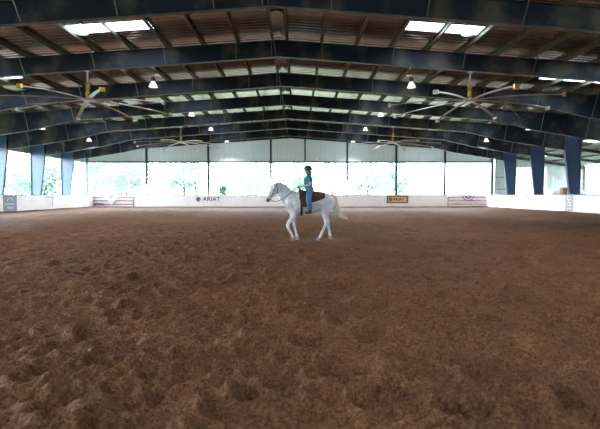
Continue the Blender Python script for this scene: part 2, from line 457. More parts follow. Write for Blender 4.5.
# portal frames --------------------------------------------------------
XS = [0,2,4,6,8,10.4,12.6,14.6,15.6,16.6,17.6,19.95,22.3]
def rafter_mesh(dep, end=22.85, w=.11):
    mb = MB()
    xs = [x for x in XS if x < end]+[end]
    if end > 23.5: xs = XS+[HW]
    for s_ in (-1, 1):
        for a, b in zip(xs, xs[1:]):
            ta, tb = ztop(a), ztop(b); da, db = ta-dep(a), tb-dep(b)
            A, B = s_*a, s_*b
            mb.prism([(A,da),(B,db),(B,tb),(A,ta)], 'y', -.008, .008)
            mb.prism([(A,da),(B,db),(B,db+.022),(A,da+.022)], 'y', -w, w)
            mb.prism([(A,ta-.02),(B,tb-.02),(B,tb),(A,ta)], 'y', -w, w)
    for x in (0,):       # ridge end plate
        mb.box(-.02,.02,-w,w,ztop(0)-dep(0)-.0,ztop(0))
    return mb
def column_mb(s_):
    mb = MB(); zt = ztop(HW)
    zk = ztop(22.85)-depth(22.85)
    inner = [(23.55,0),(22.85,zk)]
    mb.prism([(s_*HW,0),(s_*23.55,0),(s_*22.85,zk),(s_*22.85,ztop(22.85)),(s_*HW,zt)], 'y', -.008, .008)
    mb.prism([(s_*23.55,0),(s_*23.575,0),(s_*22.875,zk),(s_*22.85,zk)], 'y', -.12, .12)
    mb.box(min(s_*HW,s_*(HW-.025)), max(s_*HW,s_*(HW-.025)), -.12,.12, 0, zt)
    mb.prism([(s_*22.85,zk-.012),(s_*HW,zk-.012),(s_*HW,zk+.012),(s_*22.85,zk+.012)], 'y', -.12,.12)  # knee stiffener
    mb.prism([(s_*22.85,zk),(s_*22.875,zk),(s_*22.875,ztop(22.85)),(s_*22.85,ztop(22.85))], 'y', -.12,.12)
    mb.prism([(s_*22.85,ztop(22.85)-.02),(s_*HW,zt-.02),(s_*HW,zt),(s_*22.85,ztop(22.85))], 'y', -.12,.12)
    mb.box(min(s_*HW,s_*23.5), max(s_*HW,s_*23.5), -.15,.15, -.02,.02)
    return mb
PX = [.32+1.59*i for i in range(15)]
f0 = thing('portal_frame', 'x', 'steel frame', (0,Yr(1),0), 'navy steel roof frames')
rafter_mesh(depth).build('rafter', M['navy'], f0)
for s_ in (-1,1): column_mb(s_).build('column', M['column'], f0)
for s_ in (-1,1):
    for i in ([0] if s_ < 0 else [])+list(range(1, 15, 2)):
        x = s_*PX[i]
        if abs(x) > 22.5: continue
        mb = MB(); zt = ztop(x); zb = zt-depth(x)
        mb.tube([(x,-.62,zt-.0),(x+.03*s_,-.10,zb+.03)], .022, 5)
        mb.build('flange_brace', M['brace'], f0)
FL = ['nearest navy roof frame, crossing the top edge of the photo',
      'second navy roof frame, carrying the two large ceiling fans',
      'third navy roof frame back, above the middle of the arena',
      'fourth navy roof frame back from the viewer',
      'fifth navy roof frame back, carrying the two farther ceiling fans',
      'sixth navy roof frame back from the viewer',
      'seventh navy roof frame, last one before the far end wall']
frames = []
for k in range(1, 8):
    f = f0 if k == 1 else copy_tree(f0)
    f.location = (0,Yr(k),0); f['label'] = FL[k-1]; frames.append(f)
fe = thing('gable_portal', 'shallow navy end frame against the far gable siding', 'steel frame', (0,YE,0))
rafter_mesh(lambda x: .28, 24.2).build('rafter', M['navy'], fe)
for s_ in (-1,1):
    mb = MB(); mb.box(min(s_*HW,s_*(HW-.3)), max(s_*HW,s_*(HW-.3)), -.1,.1, 0, ztop(HW)-.2); mb.build('column', M['column'], fe)
# end wall posts
POSTS = [(-17.0,'first'),(-9.7,'second'),(-2.3,'third'),(6.76,'fourth'),(12.6,'fifth'),(18.4,'sixth')]
p0 = None
for x, n in POSTS:
    if p0 is None:
        p0 = thing('end_wall_post', '', 'post', (x,YE+.0,0), 'steel posts of the far end wall')
        mb = MB(); mb.box(-.1,.1,-.1,-.085,0,1); mb.box(-.1,.1,.085,.1,0,1); mb.box(-.008,.008,-.085,.085,0,1)
        mb.build('post_shaft', M['navy'], p0); c = p0
        mb = MB(); mb.box(-.14,.14,-.14,.14,-.02,.012); mb.build('base_plate', M['navy'], p0)
    else: c = copy_tree(p0)
    c.location = (x,YE+.0,0); c['label'] = f'{n} dark steel post from the left in the far end wall openings'
    for ch in c.children:
        if ch.name.startswith('post_shaft'): ch.scale = (1,1,ztop(x)-.28)
mb = MB(); mb.box(1.67,1.83,YE-.1,YE+.1,ZH,ztop(1.8)-.28)
tag(mb.build('gable_stud', M['navy']), 'short dark post in the gable siding above the rider', 'post')

# purlins ------------------------------------------------------------
pm = MB(); L0, L1 = YB, YE+.1
for a in ((-.0035,.0035,.0,.2), (-.0035,.065,.193,.2), (-.065,.0035,.0,.007)):
    pm.prism([(a[0],a[2]),(a[1],a[2]),(a[1],a[3]),(a[0],a[3])], 'y', L0, L1)
pm.prism([(.058,.17),(.065,.17),(.065,.2),(.058,.2)], 'y', L0, L1); pm.prism([(-.065,.0),(-.058,.0),(-.058,.03),(-.065,.03)], 'y', L0, L1)
ORD = ['first','second','third','fourth','fifth','sixth','seventh','eighth','ninth','tenth','eleventh','twelfth','thirteenth','fourteenth','fifteenth','outermost']
base = None
for s_ in (-1,1):
    for i, x in enumerate(PX+[HW-.02]):
        if base is None: o = base = pm.build('roof_purlin', M['purlin'])
        else: o = base.copy(); COL.objects.link(o)
        o.location = (s_*x, 0, ztop(x)+.003); o.rotation_euler = (0, math.atan(.070)*s_, 0)
        if s_ < 0: o.scale = (-1,1,1)
        tag(o, f'{ORD[i]} roof purlin {sides[s_]} of the ridge, running the length of the roof', 'purlin', 'roof purlins')
# conduit under the ridge
mb = MB(); pts = [(-.13,YB+.2+i*2.0,7.70-.03*math.sin(i*1.7)) for i in range(int((YE-YB)/2)+1)]
mb.tube(pts, .016, 6); tag(mb.build('ridge_cable', M['wire']), 'thin dark cable strung below the ridge down the middle of the roof', 'cable')

# right lean-to --------------------------------------------------------
LX0, LX1 = HW+.1, 35.2
def zl(x): return 6.45-(x-LX0)*(6.45-4.85)/(LX1-LX0)
mb = MB(); j = 0
y = YB
def lstrip(mb, y, xa, xb, z=0.205):
    ys = (y, y+RP*.6, y+RP*.7, y+RP*.9, y+RP); ds = (0,0,.03,.03,0); vs = []
    for q, dd in zip(ys, ds): vs += [(xa,q,zl(xa)+z+dd),(xb,q,zl(xb)+z+dd)]
    mb.add(vs, [(2*i,2*i+2,2*i+3,2*i+1) for i in range(4)])
lsky = {}
for j in range(-80, 7*NR+1):
    y = Yr(1)+j*RP
    if y < YB: continue
    r = j % NR; k = j//NR
    if r in (8,9,10) and k >= 3:
        lstrip(mb, y, LX0, 26.5); lstrip(mb, y, 29.2, 31.2); lstrip(mb, y, 33.9, LX1+.2)
        lsky.setdefault(k, MB()); lstrip(lsky[k], y, 26.5, 29.2); lstrip(lsky[k], y, 31.2, 33.9)
    else: lstrip(mb, y, LX0, LX1+.2)
struct(mb.build('ceiling_side', M['siding']), 'lower roof of the side bay on the right')
for q, (k, m_) in enumerate(sorted(lsky.items())):
    tag(m_.build('lean_to_skylight', M['sky']), f"translucent strip in the lower right side roof, {['nearest','second','third','farthest','last','end'][q]} one", 'skylight', 'translucent strips in the side roof')
for k in range(3, 9):
    t = thing('side_portal', f"{['','','','nearest','second','third','fourth','fifth','farthest'][k]} slim dark frame of the lower right side roof", 'steel frame', (0,Yr(k),0), 'frames of the side roof')
    mb = MB(); mb.prism([(LX0,zl(LX0)-.3),(LX1,zl(LX1)-.3),(LX1,zl(LX1)),(LX0,zl(LX0))], 'y', -.01,.01)
    for dz in (-.3,-.02): mb.prism([(LX0,zl(LX0)+dz),(LX1,zl(LX1)+dz),(LX1,zl(LX1)+dz+.02),(LX0,zl(LX0)+dz+.02)], 'y', -.08,.08)
    mb.build('rafter', M['navy'], t)
    mb = MB(); mb.box(LX1-.12,LX1+.08,-.1,.1,-.02,zl(LX1)); mb.build('column', M['grey'], t)
for i, x in enumerate((25.6,27.4,29.2,31.2,33.2)):
    mb = MB(); mb.prism([(x-.03,zl(x)+.008),(x+.03,zl(x)+.008),(x+.03,zl(x)+.2),(x-.03,zl(x)+.2)], 'y', YB, YE)
    tag(mb.build('side_purlin', M['purlin']), f'{ORD[i]} purlin of the lower right side roof counted from the arena', 'purlin', 'side roof purlins')
mb = MB(); siding_x(mb, HW+.2, 26.4, YE+.1, -.02, lambda x: zl(x)+.2); siding_x(mb, 30.6, LX1, YE+.1, -.02, lambda x: zl(x)+.2)
siding_x(mb, 26.4, 30.6, YE+.1, 4.75, lambda x: zl(x)+.2)
struct(mb.build('wall_back', M['siding']), 'white ribbed siding closing the far end of the side bay')
mb2 = MB(); siding_y(mb2, YB, 40, LX1+.15, -.02, zl(LX1)+.2); struct(mb2.build('wall_outer_blocker', M['siding']), 'unseen siding added on the outer side of the side bay to block daylight')  # solid stretch added out of view to darken the right columns
for z in (2.2, 3.6):
    mb = MB(); mb.box(HW+.2,26.4,YE-.02,YE+.06,z-.06,z+.06); struct(mb.build('trim_3', M['grey']))
mb = MB(); mb.box(30.3,30.62,YE-.08,YE+.08,-.02,4.9); tag(mb.build('door_post', M['white']), 'white post beside the side bay siding, right of the sixth frame', 'post')
mb = MB(); mb.box(26.4,26.62,YE-.08,YE+.08,-.02,4.9); tag(mb.build('door_post', M['grey']), 'grey post at the right edge of the narrow siding by the corner', 'post')

# ------------------------------------------------------------------ high bay lamps
def make_lamp():
    t = thing('high_bay_lamp', '', 'lamp', (0,0,0), 'high bay lamps under the roof')
    mb = MB(); mb.tube([(0,0,.42),(0,0,.62)], .008, 6); mb.tube([(-.03,0,.62),(.0,0,.66),(.03,0,.62)], .008, 6); mb.build('hook', M['grey'], t)
    mb = MB(); mb.lathe([(.05,.16),(.10,.18),(.115,.22),(.115,.38),(.10,.42),(.03,.43)], n=20); mb.build('ballast', M['ballast'], t, smooth=True)
    mb = MB(); pr = [(.07,.17),(.10,.15),(.14,.08),(.19,-.02),(.235,-.12),(.245,-.14)]
    mb.lathe(pr+[(r-.006,z) for r,z in pr[::-1]], n=28, cap=False); mb.build('lamp_shade', M['shade'], t, smooth=True)
    mb = MB(); mb.lathe([(.03,.16),(.035,.10),(.07,.04),(.085,-.02),(.07,-.08),(.02,-.11)], n=16); mb.build('bulb', M['bulb'], t, smooth=True)
    ld = bpy.data.lights.new('lamp_glow', 'SPOT'); ld.spot_size = math.radians(126); ld.spot_blend = .5; ld.energy = LAMP_W; ld.shadow_soft_size = .09; ld.color = (1,.95,.92)
    lo = bpy.data.objects.new('lamp_glow', ld); COL.objects.link(lo); lo.parent = t; lo.location = (0,0,-.2)
    return t
LAMP_W = 1050
lamp0 = None
LY = [16.3, 24.3, 33.0, 40.4, 49.3]
lampspots = [(s_*7.15, y, f"{['nearest','second','third','fourth','farthest'][i]} lit high bay lamp in the inner row {sides[s_]} of the ridge") for s_ in (-1,1) for i, y in enumerate(LY)]
lampspots += [(s_*18.4, y, f"{['nearer','middle','farther'][i]} lit high bay lamp in the outer row near the {sides[s_]} columns") for s_ in (-1,1) for i, y in enumerate(LY[2:])]
lampspots += [(s_*7.15, y, f"high bay lamp {w_} {sides[s_]} of the ridge, out of the photo") for s_ in (-1,1) for y, w_ in ((8.0,'above the foreground'),(0,'above the viewer'))]
for x, y, lb in lampspots:
    if lamp0 is None: o = lamp0 = make_lamp()
    else: o = copy_tree(lamp0)
    zz = 7.62 if abs(x) < 10 else 6.6
    o.location = (x,y,zz-.02); o['label'] = lb
    # drop rod from the roof
    zr = ztop(x)+.2
    mb = MB(); mb.tube([(0,0,.64),(0,0,zr-zz+.02)], .007, 6); mb.build('drop_rod', M['grey'], o)

# ------------------------------------------------------------------ big ceiling fans
YB_ = (5,6)
def make_fan(nb=8, R=3.75):
    t = thing('ceiling_fan', '', 'ceiling fan', (0,0,0), 'large ceiling fans')
    mb = MB(); mb.tube([(0,0,.75),(0,0,1.30)], .035, 10); mb.box(-.1,.1,-.1,.1,1.28,1.31); mb.build('down_rod', M['galv'], t)
    mb = MB(); mb.lathe([(.05,.10),(.09,.12),(.10,.2),(.10,.36),(.075,.38),(.075,.46),(.10,.48),(.10,.68),(.07,.74),(.04,.76)], n=20); mb.build('motor', M['yellow'], t, smooth=True)
    mb = MB(); mb.lathe([(.10,-.05),(.26,-.04),(.28,0),(.26,.05),(.12,.08),(.08,.12)], n=28); mb.build('hub', M['galv'], t)
    for k in range(nb):
        a = 2*PI*k/nb
        prof = [(-.085,.0),(-.03,.03),(.05,.022),(.085,-.012),(.03,.008),(-.04,.004)]
        mb = MB(); n = len(prof); vs = []; NS = 8
        for i in range(NS+1):
            u = i/NS; r = .22+(R-.22)*u; dz = -.28*u*u
            for p, q in prof: vs.append((r, p, q+dz))
        fs = [(i*n+j, i*n+(j+1)%n, (i+1)*n+(j+1)%n, (i+1)*n+j) for i in range(NS) for j in range(n)]+[tuple(range(n)), tuple(range(NS*n, NS*n+n))]
        mb.add(vs, fs)
        b = mb.build('blade', M['galv'], t, rot=(0,0,a))
        mb = MB(); mb.box(R-.06,R+.05,-.10,.10,-.35,-.20)
        mb.build('winglet', M['yellow'] if k in YB_ else M['galv'], b)
    return t
fan0 = None
for s_, k, lb, rot in ((-1,2,'large many-bladed ceiling fan with yellow motor at upper left',.576), (1,2,'large many-bladed ceiling fan with yellow motor at upper right',.28),
                  (-1,5,'farther ceiling fan with yellow motor, left, above the far wall',.1), (1,5,'farther ceiling fan with yellow motor, right, above the far wall',.5)):
    if fan0 is None: o = fan0 = make_fan()
    else: o = copy_tree(fan0)
    x = s_*8.7
    o.location = (x, Yr(k), ztop(x)-depth(x)-1.31); o['label'] = lb
    for ch in o.children:
        if ch.name.startswith('blade'): ch.rotation_euler.z += rot
# security camera / hose reel on arm seen by the right fan
t = thing('hose_reel', 'black reel on a short yellow arm hanging from the roof at right', 'reel', (11.0, Yr(3)-.25, 0))
zz = ztop(11)-depth(11)
cx = (518-297)*(Yr(3)-.25)/433+.8; zc = 1.5+(195-119)*(Yr(3)-.25)/433
t.location = (cx, Yr(3)-.28, zc)
mb = MB(); zb = ztop(cx)-depth(cx)-zc; mb.tube([(-.45,.28,zb+.1),(-.45,.0,.62),(-.42,0,.55),(0,0,0)], .03, 8); mb.build('arm', M['purlin'], t)
mb = MB(); pts = [(.25*math.cos(a)+.1, 0, .22*math.sin(a)-.05) for a in [2*PI*i/24 for i in range(25)]]
mb.tube(pts, .045, 8, cap=False); mb.tube([(.1,-.06,-.05),(.1,.06,-.05)], .07, 12); mb.build('wheel', M['black'], t)

# ------------------------------------------------------------------ signs and panels on the kickboards
def text(s, size, m, parent, loc, rot=(PI/2,0,0), ext=.004, bold=.0, sp=1.1, sx=1):
    c = bpy.data.curves.new('lettering', 'FONT'); c.body = s; c.size = size; c.extrude = ext; c.align_x = 'CENTER'; c.align_y = 'CENTER'
    c.offset = bold; c.space_character = sp; c.resolution_u = 3
    c.materials.append(m)
    t = bpy.data.objects.new('lettering', c); COL.objects.link(t)
    dg = bpy.context.evaluated_depsgraph_get(); me = bpy.data.meshes.new_from_object(t.evaluated_get(dg)); bpy.data.objects.remove(t)
    o = link('lettering', me, parent, loc, rot); o.scale = (sx,1,1); return o
YK = YE-.12            # front face of the end kickboard
def emblem(parent, x, z, r, m, y=-.02):
    mb = MB(); n = 20
    for i in range(5):          # a rounded shield of bars
        zz = z-r+2*r*(i+.5)/5; w = r*math.sqrt(max(0,1-((zz-z)/r)**2)); mb.box(x-w,x+w,y-.004,y+.004,zz-r*.16,zz+r*.16)
    mb.build('emblem', m, parent)
t = thing('banner_sign', 'white banner with dark lettering and round emblem, on the left part of the far wall', 'sign', ((209-297)*YK/433+.8, YK-.015, 1.0))
mb = MB(); mb.box(-1.75,1.75,-.008,.008,-.42,.42); mb.build('sign_face', M['white'], t)
text('ARIAT', .62, M['ink'], t, (.32,-.014,0), bold=.014, sp=1.15, sx=1.05); emblem(t, -1.25, 0, .27, M['ink'], -.012)
t = thing('brown_sign', 'brown framed tan sign with dark lettering on the far wall, right of the horse', 'sign', ((397.5-297)*YK/433+.8, YK-.02, .98))
mb = MB(); mb.box(-1.27,1.27,-.01,.012,-.44,.44); mb.build('sign_border', M['signbrown'], t)
mb = MB(); mb.box(-1.08,1.08,-.018,-.008,-.30,.30); mb.build('sign_face', M['signtan'], t)
text('ARIAT', .48, M['ink'], t, (.15,-.022,0), bold=.012, sp=1.1, sx=.98); emblem(t, -.83, 0, .2, M['ink'], -.022)

def gate(name, x0px, x1px, matl, label, z1=1.22):
    xa = (x0px-297)*YK/433+.8; xb = (x1px-297)*YK/433+.8; w = xb-xa
    t = thing(name, label, 'gate panel', (xa, YK-.09, .09))
    for x in (0, w): mb = MB(); mb.box(x-.05,x+.05,-.03,.03,0,z1-.02); mb.build('gate_post', matl, t)
    for z in (.33,.74,1.12):
        mb = MB(); n = 10
        for i in range(n): mb.box(w*i/n, w*(i+1)/n, -.045,-.01, z-.07+.008*math.sin(i*2.1), z+.06+.008*math.sin(i*1.3))
        mb.build('rail', matl, t)
    return t, xa, w
g1, xa, w = gate('rail_panel', 91.5, 134, M['brown'], 'brown three-rail panel with bunting leaning on the far left wall')
# small dark lumps of a shrub silhouette at the foot of the panel
mb = MB()
for i in range(14): mb.ball((w*.12+i*.07+.05*math.sin(i*3), -.05, .30+.09*math.sin(i*1.9)**2), (.07,.012,.06), 8, 6)
mb.build('cutout', M['ink'], g1)
g2, xa2, w2 = gate('rail_panel', 448, 489.5, M['rust'], 'faded pinkish rail panel with bunting on the far right wall')
def bunting(name, xpx, zc, R, label, cols):
    x = (xpx-297)*YK/433+.8
    t = thing(name, label, 'bunting', (x, YK-.17, zc))
    r0 = 0.0
    for q, (fr, m_) in enumerate(cols):
        r1 = R*fr; mb = MB(); n = 26; vs = []
        for i in range(n+1):
            a = -PI*i/n; d = .02*math.cos(i*PI)      # pleats
            for r in (r0, r1): vs += [(r*math.cos(a)*1.15, d*r/R*1.0-.0, r*math.sin(a)), (r*math.cos(a)*1.15, d*r/R+.012, r*math.sin(a))]
        fs = []
        for i in range(n):
            a, b = 4*i, 4*i+4; fs += [(a,b,b+2,a+2),(a+1,a+3,b+3,b+1),(a+2,b+2,b+3,a+3),(a,a+1,b+1,b)]
        mb.add(vs, fs); mb.build(['bunting_centre','bunting_band','bunting_edge','bunting_rim'][q], m_, t); r0 = r1
bunting('bunting_fan', 113, 1.36, .62, 'red, white and blue pleated bunting fan over the far left rail panel', [(.3,M['blue']),(.55,M['white']),(.75,M['paleblue']),(1,M['white'])])
bunting('bunting_fan', 468, 1.42, .62, 'red, white and blue pleated bunting fan over the far right rail panel', [(.35,M['paleblue']),(.6,M['blue']),(.8,M['white']),(1,M['red'])])
mb = MB(); mb.add([(-.35,0,-.5),(.35,0,-.5),(.0,0,-1.05),(-.35,.012,-.5),(.35,.012,-.5),(0,.012,-1.05)], [(0,1,2),(5,4,3),(0,3,4,1),(1,4,5,2),(2,5,3,0)])
o = mb.build('bunting_tail', M['paleblue']); o.parent = [q for q in bpy.data.objects if q.name.startswith('bunting_fan')][0]; o.location = (0,-.004,0)

def side_sign(name, side, pa, pb, z0, z1, matl, label):
    x = side*KW; xr = abs(x-.8)
    y0 = xr*433/abs(pa-297); y1 = xr*433/abs(pb-297); y0, y1 = sorted((y0,y1))
    t = thing(name, label, 'sign', (x-side*.012, (y0+y1)/2, z0))
    h = (y1-y0)/2; mb = MB(); mb.box(-.01,.01,-h,h,0,z1-z0); mb.build('sign_face', matl, t)
    return t, h, z1-z0
t, h, H = side_sign('slate_sign', -1, 4.5, 18, .12, 1.46, M['bsign'], 'slate blue sign with pale markings on the left wall at the photo edge')
mb = MB()
for z, w_, q in ((.62,.72,.05),(.36,.5,.035),(.24,.35,.03)):
    for i in range(7): mb.box(.011,.016,(-w_+i*2*w_/7)*h,(-w_+(i+.72)*2*w_/7)*h,z-q,z+q)
for i in range(14):
    a = PI*i/13; mb.box(.011,.016,.42*h*math.cos(a)-.05,.42*h*math.cos(a)+.05,.88+.24*math.sin(a)-.02,.88+.24*math.sin(a)+.02)
mb.build('sign_marks', mat('sign_pale_marks',(.6,.68,.75),.6), t)
t, h, H = side_sign('grey_sign', 1, 566.5, 574.5, .12, 1.56, M['gsign'], 'narrow grey patterned sign on the right wall below the wooden box')
mb = MB()
for i in range(5): mb.box(-.016,-.011,-.6*h,.5*h,.25+i*.24,.30+i*.24)
for i in range(6): mb.box(-.018,-.012,(-.4+.15*i)*h,(-.25+.15*i)*h,.5+.12*i,.62+.12*i)
mb.build('sign_marks', M['white'], t)
t, h, H = side_sign('notice_board', -1, 47.5, 53.5, .35, 1.35, M['white'], 'small white notice with a grey edge on the left wall near the columns')
mb = MB(); mb.box(.011,.018,-h,h,H-.10,H); mb.box(.011,.018,h-.12,h,.0,H-.1); mb.build('sign_edge', M['gsign'], t)
t, h, H = side_sign('small_plaque', 1, 526, 532, 1.36, 1.47, M['gsign'], 'small grey-green plaque on the rim of the right wall between two columns')

# things beyond the right wall -------------------------------------------
def at(px, y): return (px-297)*y/433+.8
t = thing('wooden_box', 'orange and brown wooden box on a post behind the right wall', 'box', (at(564.5,37.2)+.0, 37.2, -.02))
mb = MB(); mb.box(-.06,.06,-.06,.06,0,1.5); mb.build('post', M['brown'], t)
mb = MB(); mb.box(-.2,.2,-.18,.2,1.5,2.15); mb.build('box_body', M['crate'], t)
mb = MB(); mb.box(.02,.19,-.2,-.18,1.52,2.10); mb.build('box_door', M['brown'], t)
t = thing('utility_trailer', 'white enclosed trailer parked in the side bay behind the right wall', 'trailer', (at(567,47), 47, -.02))
mb = MB(); mb.box(-1.9,1.5,-.8,.8,.5,1.95); mb.prism([(-1.9,1.95),(1.5,1.95),(1.3,2.1),(-1.7,2.1)],'y',-.75,.75); mb.build('trailer_body', M['white'], t)
mb = MB(); mb.box(-1.92,1.52,-.82,.82,1.62,1.70); mb.build('stripe', M['gsign'], t)
for x in (-.5,.3):
    mb = MB(); mb.tube([(x,-.9,.34),(x,-.74,.34)], .34, 20); mb.build('wheel', M['black'], t)
mb = MB(); mb.tube([(-1.9,0,.45),(-2.7,0,.42)], .05, 8); mb.build('tow_bar', M['grey'], t)
t = thing('bleachers', 'grey metal bleachers with rails behind the right wall at photo edge', 'bleachers', (at(594,40.5), 40.5, -.02))
for i in range(4):
    mb = MB(); mb.box(-1.6,2.6,-.7+.42*i,-.45+.42*i,.9+.32*i,.95+.32*i); mb.build('seat_plank', M['galv'], t)
    mb = MB(); mb.box(-1.6,2.6,-.42+.42*i,-.27+.42*i,.62+.32*i,.66+.32*i); mb.build('foot_plank', M['galv'], t)
for x in (-1.5,.5,2.5):
    mb = MB(); mb.tube([(x,-.6,0),(x,-.6,.9)], .03, 6); mb.tube([(x,.7,0),(x,.7,2.7)], .03, 6); mb.tube([(x,-.6,.85),(x,.7,1.82)], .03, 6); mb.tube([(x,-.6,.1),(x,.7,.1)], .03, 6)
    mb.build('bleacher_frame', M['grey'], t)
mb = MB(); 
for z in (2.2,2.65): mb.tube([(-1.6,.72,z),(2.6,.72,z)], .025, 6)
mb.build('guard_rail', M['grey'], t)

# ------------------------------------------------------------------ trees
def leaf_cloud(rad, n, leaf, blobs, seed):
    r = np.random.default_rng(seed); mb = MB()
    cs = [(r.normal(0,.42,3)*np.array(rad), r.uniform(.3,.55)) for _ in range(blobs)]
    for i in range(n):
        c, br = cs[i%blobs]; d = r.normal(0,1,3); d /= np.linalg.norm(d)
        p = c+d*np.array(rad)*br*r.uniform(.6,1)
        a = r.normal(0,1,3); a /= np.linalg.norm(a); b = np.cross(a, r.normal(0,1,3)); b /= np.linalg.norm(b)
        L = leaf*r.uniform(.6,1.3); m_ = p
        vs = [m_-a*L, m_+b*L*.45, m_+a*L, m_-b*L*.45]
        mb.add([tuple(q) for q in vs], [(0,1,2,3)])
    return mb
def make_tree(lf, seed, rad, n, leaf, blobs, hz, trunk_r):
    t = thing('tree', '', 'tree', (0,0,0), 'trees outside the openings')
    mb = leaf_cloud(rad, n, leaf, blobs, seed); o = mb.build('foliage', lf, t, loc=(0,0,hz))
    mb = MB(); r = random.Random(seed)
    mb.tube([(0,0,-.15),(.1,.05,hz*.4),(-.05,.1,hz*.75),(0,0,hz+rad[2]*.4)], [trunk_r,trunk_r*.8,trunk_r*.55,trunk_r*.2], 8)
    for i in range(7):
        a = r.uniform(0,2*PI); z = hz*r.uniform(.45,.9); L = rad[0]*r.uniform(.5,.9)
        mb.tube([(0,0,z),(L*.5*math.cos(a),L*.5*math.sin(a),z+L*.3),(L*math.cos(a),L*math.sin(a),z+L*.8)], [trunk_r*.35,trunk_r*.2,.02], 6)
    mb.build('trunk', M['bark'], t)
    return t
protos = [make_tree(M['leafA'], 1, (3.2,3.2,3.4), 3600, .26, 14, 3.6, .22), make_tree(M['leafB'], 2, (3.8,3.4,3.6), 3000, .24, 16, 3.4, .2), make_tree(M['leafA'], 3, (2.4,2.4,3.8), 1300, .24, 9, 5.6, .15)]
used = [False]*3
def put(k, x, y, s_, rz, label):
    if not used[k]: o = protos[k]; used[k] = True
    else: o = copy_tree(protos[k])
    o.location = (x,y,-.12); o.scale = (s_,)*3; o.rotation_euler = (0,0,rz); o['label'] = label
TL = [(0,-29.5,74,1.9,0,'leafy tree seen through the leftmost end opening, left of the first post'),
 (1,-21,84,1.5,1,'pale spreading tree through the leftmost end opening, right side'),
 (1,-25,66,1.2,2.7,'low leafy tree near the left end of the leftmost end opening'),
 (0,-33,58,1.1,.7,'leafy tree beside the far left corner column, outside'),
 (2,-15.5,70,1.3,2,'thin tree just right of the first end post'),
 (1,-8,92,1.3,3,'faint tree far off between the second and third end posts'),
 (0,1,98,1.3,4,'faint distant tree behind the rider'),
 (2,8,88,1.1,5,'slender faint tree right of the rider, by the fourth post'),
 (1,14.5,84,1.3,.5,'bluish green tree right of the brown sign'),
 (0,22,92,1.3,1.5,'faint tree through the opening over the right rail panel'),
 (2,40,76,1.1,2.5,'tree through the side bay opening between the right columns'),
 (1,-42,42,1.0,.2,'leafy tree outside the left side, between the nearest two left columns'),
 (0,-38,52,.9,1.2,'leafy tree outside the left side behind the middle left column'),
 (1,-37,62,1.0,2.2,'leafy tree outside the left side behind the farthest left column'),
 (0,-46,28,1.1,3.2,'tree beyond the left photo edge'),
 (1,50,44,1.1,4.2,'tree beyond the right side bay')]
for a in TL: put(*a)
t = thing('shrub', 'bright green shrub just outside the end opening, left of the horse', 'shrub', (-8.6,54.5,-.12))
leaf_cloud((.75,.7,1.3), 1100, .13, 9, 9).build('foliage', M['leafC'], t, loc=(0,0,1.9))
mb = MB(); 
for i in range(6): mb.tube([(0,0,0),(.15*math.cos(i),.15*math.sin(i),.9),(.5*math.cos(i),.45*math.sin(i),2.3+.25*i)], [.04,.03,.01], 6)
mb.build('stems', M['bark'], t)

# ------------------------------------------------------------------ horse (side profile, heading -x); traced units u,v
HS = .00737*14.4/14.43
HX, HY = (310.3-297)*14.4/433+.8, 14.4
def U(u, v): return ((u-250)*HS, (384-v)*HS)
def H(u, v, y, ry, rn): x, z = U(u,v); return (x, y, z, ry, rn)
horse = thing('horse', 'white-grey horse walking to the left with dark muzzle, ridden under a western saddle', 'horse', (HX,HY,0))
mb = MB()
# trunk
mb.loft([H(158,222,0,.17,.30),H(178,220,0,.25,.37),H(205,218,0,.285,.385),H(240,215,0,.30,.36),H(275,212,0,.305,.335),H(305,212,0,.29,.32),H(328,212,0,.26,.30),H(340,212,0,.19,.22)], n=24)
# withers and croup ridge
mb.loft([H(165,190,0,.09,.12),H(190,184,0,.09,.12),H(220,186,0,.10,.10)]); mb.loft([H(300,188,0,.14,.09),H(325,190,0,.14,.09),H(340,200,0,.10,.09)])
# neck
mb.loft([H(172,206,0,.19,.32),H(152,190,0,.15,.27),H(133,172,0,.115,.215),H(118,156,0,.10,.185),H(104,145,0,.09,.15)], n=20)
# head
mb.loft([H(98,139,0,.09,.115),H(89,153,0,.108,.150),H(78,169,0,.097,.138),H(69,184,0,.07,.088),H(62,196,0,.056,.066),H(57,205,0,.05,.056)], n=20)
mb.loft([H(98,156,0,.085,.085),H(90,172,0,.09,.085),H(80,184,0,.06,.05)])        # jaw
mb.loft([H(60,203,0,.05,.04),H(66,208,0,.04,.03)])                                # chin
for s_ in (-1,1):   # ears, brow, nostril wings
    mb.loft([H(96,132,s_*.05,.03,.03),H(94,121,s_*.06,.036,.028),H(93,108,s_*.065,.016,.014)], n=8)
    mb.loft([H(81,154,s_*.09,.018,.03),H(85,157,s_*.095,.018,.03)])
    mb.loft([H(55,200,s_*.036,.018,.022),H(56,203,s_*.036,.018,.022)])
def leg(points):
    mb.loft([(a,b,c,d*1.12,e*1.2) for a,b,c,d,e in points], n=14, sub=4)
# shoulders / thighs
for s_ in (-1,1):
    mb.loft([H(165,200,s_*.12,.09,.15),H(160,225,s_*.16,.09,.16),H(170,250,s_*.16,.085,.14),H(180,268,s_*.15,.07,.11)])
    mb.loft([H(325,205,s_*.13,.12,.20),H(325,228,s_*.15,.12,.215),H(318,250,s_*.15,.10,.17),H(318,272,s_*.14,.075,.105)])
# near fore (camera side, y<0): knee carried forward
leg([H(178,262,-.16,.075,.105),H(168,285,-.16,.06,.075),H(153,304,-.16,.05,.056),H(149,319,-.16,.048,.052),H(156,337,-.16,.032,.036),H(166,354,-.16,.029,.034),H(170,366,-.16,.035,.040),H(175,374,-.16,.033,.038)])
